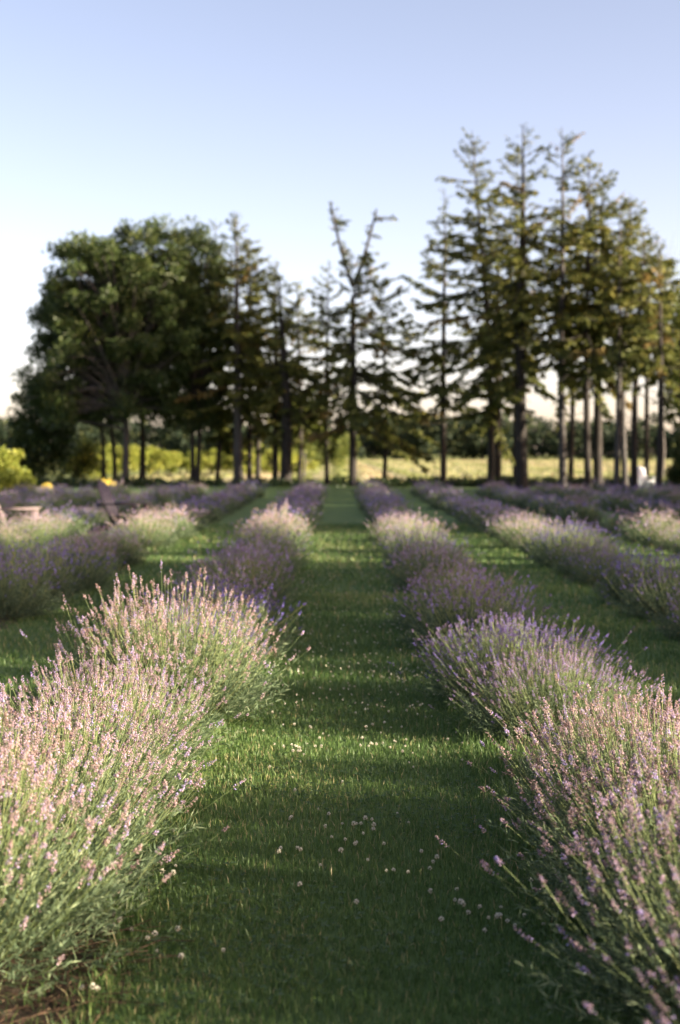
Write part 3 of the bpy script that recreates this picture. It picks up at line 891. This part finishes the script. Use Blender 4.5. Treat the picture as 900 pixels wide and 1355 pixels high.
k = 260
rg2 = np.random.default_rng(15)
q0 = np.stack([rg2.uniform(-1.35, -0.68, k), rg2.uniform(3.35, 4.5, k), rg2.uniform(0.008, 0.035, k)], -1)
az = rg2.normal(0.2, 0.9, k)
dv = np.stack([np.cos(az), np.sin(az), rg2.normal(0.02, 0.10, k)], -1)
ln = rg2.uniform(0.06, 0.26, k)[:, None]
q2 = q0 + dv * ln
q2[:, 2] = np.maximum(q2[:, 2], 0.006)
s = Shape()
tubes(s, bez(q0, (q0 + q2) / 2 + rg2.normal(0, 0.012, (k, 3)), q2, 4), np.full((k, 4), 0.0017), 3, rg2.random(k))
tag(link('dry_stems', s.mesh('dry_stems', M['lav_wood'])), 'withered brown stems lying on bare earth under the faded lavender', 'dry stems', kind='stuff')
sb = Shape()
ang = np.linspace(0, 2 * np.pi, 33)[:-1]
rr = 1 + 0.12 * np.sin(ang * 3) + 0.08 * np.sin(ang * 7 + 1)
sb.add(np.concatenate([[[-1.05, 3.8, 0.014]], np.stack([-1.05 + 0.42 * rr * np.cos(ang), 3.8 + 0.85 * rr * np.sin(ang), np.full(32, 0.004)], -1)]), tris=[[0, i + 1, (i + 1) % 32 + 1] for i in range(32)])
tag(link('bare_ground', sb.mesh('bare_ground', M['bed'], smooth=True)), kind='structure')
long_grass(-0.86, 4.15, 9, 0.40, 'tuft of long grass blades arching out of the faded pink lavender', 3)
long_grass(-0.80, 5.05, 6, 0.26, 'short tuft of upright grass at the foot of the faded lavender', 4)
long_grass(0.92, 3.55, 8, 0.20, 'small tuft of grass under the mauve lavender by the path', 5)

# clover leaves in the turf
n = 9000
x = rg.uniform(-0.95, 0.95, n)
y = 3.2 + 7 * rg.random(n) ** 1.2
ok = (np.sin(x * 4 + 3 * np.sin(y * 1.1)) + np.sin(y * 3.3 + x) + rg.normal(0, 0.6, n)) > 0.3
x, y = x[ok], y[ok]
n = len(x)
z = rg.uniform(0.012, 0.045, n)
s = Shape()
a0 = rg.random(n) * 6.28
for q in range(3):
    an = a0 + q * 2.094
    dv = unit(np.stack([np.cos(an), np.sin(an), rg.normal(0.15, 0.2, n)], -1))
    cards(s, np.stack([x, y, z], -1), dv, rg.uniform(0.009, 0.015, n), 0.011, rg.normal(0, 0.3, n) + 0.0, rg.random(n), 0, 0.05, 0.62)
tag(link('clover_leaves', s.mesh('clover_leaves', M['clover_leaf'])), 'small clover leaves growing through the mown path', 'clover', kind='stuff')


def clover_meshes(seed):
    rg = np.random.default_rng(seed)
    s = Shape()
    k = 46
    dv = unit(rg.normal(0, 1, (k, 3)) + np.array([0, 0, 0.25]))
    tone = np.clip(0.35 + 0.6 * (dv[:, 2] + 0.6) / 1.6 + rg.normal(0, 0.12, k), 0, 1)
    cards(s, dv * 0.0035, dv, 0.0085, 0.0042, rg.random(k) * 6.28, tone, 0, 0.2)
    blossom = s.mesh('clover_blossom', M['clover_bloom'])
    s = Shape()
    p0 = np.array([[rg.normal(0, 0.008), rg.normal(0, 0.008), -0.066]])
    tubes(s, bez(p0, p0 * 0.7 + np.array([[0.006, 0, -0.01]]), np.zeros((1, 3)), 4), np.full((1, 4), 0.0011), 3, 0.4)
    return blossom, s.mesh('clover_stem', M['clover_leaf'])


CLO = [clover_meshes(i) for i in range(5)]
cl = random.Random(9)
spots = []
while len(spots) < 300:
    y = 3.4 + 9.5 * cl.random() ** 1.25
    x = cl.uniform(-0.85, 0.85)
    k = math.sin(x * 5 + 2 * math.sin(y * 1.3)) + math.sin(y * 2.7 + 1.0) + (0.7 if 6.0 < y < 9.5 else 0)
    if k + cl.gauss(0, 0.8) < 0.5:
        continue
    spots.append((x, y))
    if cl.random() < 0.25:
        for _ in range(cl.randint(1, 4)):
            spots.append((x + cl.gauss(0, 0.06), y + cl.gauss(0, 0.08)))
for i, (x, y) in enumerate(spots[:290]):
    b, st = CLO[i % 5]
    sz = cl.uniform(0.45, 0.78) * (1.25 if y < 5.6 else 1.0)
    root = thing('clover_flower', (x, y, 0.06 * sz), 'small white clover flower standing in the mown grass path', 'flower', 'white clover flowers in the path', cl.random() * 6.28, sz)
    link('blossom', b, root)
    link('stem', st, root)
# farther clover heads that cannot be told apart
n = 800
y = 8 + 20 * rg.random(n) ** 1.3
x = rg.uniform(-0.9, 0.9, n)
c = np.stack([x, y, rg.uniform(0.04, 0.075, n)], -1)
s = Shape()
c8 = np.repeat(c, 8, 0)
cards(s, c8, unit(rg.normal(0, 1, c8.shape)), 0.0085, 0.007, rg.random(len(c8)) * 6.28, rg.random(len(c8)))
tag(link('clover_blossoms', s.mesh('clover_blossoms', M['clover_bloom'])), 'tiny pale clover heads dotting the far stretch of the path', 'clover', kind='stuff')

# ------------------------------------------------------------------ slatted garden chairs
def board(name, parent, mat, p0, p1, width, thick, up=(0, 0, 1), taper=1.0):
    """a plank from p0 to p1 with chamfered long edges"""
    p0, p1 = np.array(p0, float), np.array(p1, float)
    d = unit(p1 - p0)
    wv = unit(np.cross(d, np.array(up, float)))
    tv = np.cross(wv, d)
    c = min(thick, width) * 0.18
    prof = [(-width / 2 + c, -thick / 2), (width / 2 - c, -thick / 2), (width / 2, -thick / 2 + c), (width / 2, thick / 2 - c),
            (width / 2 - c, thick / 2), (-width / 2 + c, thick / 2), (-width / 2, thick / 2 - c), (-width / 2, -thick / 2 + c)]
    v = [p + wv * a * k + tv * b for p, k in ((p0, 1.0), (p1, taper)) for a, b in prof]
    s = Shape()
    q = [[i, (i + 1) % 8, 8 + (i + 1) % 8, 8 + i] for i in range(8)]
    s.add(v, quads=q + [[7, 6, 5, 4], [7, 4, 3, 0], [3, 2, 1, 0], [12, 13, 14, 15], [8, 11, 12, 15], [8, 9, 10, 11]])
    return link(name, s.mesh(name, mat), parent)


def garden_chair(loc, rz, mat, label, group=None):
    """low slatted chair that faces local +X"""
    r_ = thing('garden_chair', loc, label, 'chair', group, rz)
    m = M[mat]
    for sy in (-1, 1):
        y = sy * 0.29
        board('rear_leg', r_, m, (0.34, y, 0.36), (-0.52, y, 0.02), 0.025, 0.11)
        board('front_leg', r_, m, (0.33, y * 1.1, 0), (0.33, y * 1.1, 0.545), 0.025, 0.09, up=(1, 0, 0))
        board('armrest', r_, m, (0.42, y * 1.17, 0.56), (-0.36, y * 1.17, 0.555), 0.13, 0.024, taper=0.7)
    for k in range(6):
        t = k / 5
        board('seat_slat', r_, m, (0.36 - 0.50 * t, -0.31, 0.405 - 0.205 * t), (0.36 - 0.50 * t, 0.31, 0.405 - 0.205 * t), 0.082, 0.02, up=(0.38, 0, 0.92))
    for k in range(7):
        y = (k - 3) * 0.082
        top = 1.0 - 0.011 * (k - 3) ** 2
        board('back_slat', r_, m, (-0.13, y * 0.86, 0.19), (-0.13 - 0.40 * (top - 0.19), y * 1.05, top), 0.072, 0.018, up=(1, 0, 0.4))
    board('back_rail', r_, m, (-0.375, -0.36, 0.53), (-0.375, 0.36, 0.53), 0.06, 0.025)
    board('back_rail', r_, m, (-0.50, -0.27, 0.86), (-0.50, 0.27, 0.86), 0.05, 0.02, up=(1, 0, 0.4))
    return r_


garden_chair((-5.62, 24.6, 0), R(8), 'wood_grey', 'weathered grey slatted garden chair partly behind the lavender')
garden_chair((-4.12, 27.0, 0), R(-12), 'wood_dark', 'dark slatted garden chair between two lavender rows')
garden_chair((ground_x(851, 59), 59, 0), R(-75), 'wood_white', 'white slatted garden chair by the trees past the lavender')
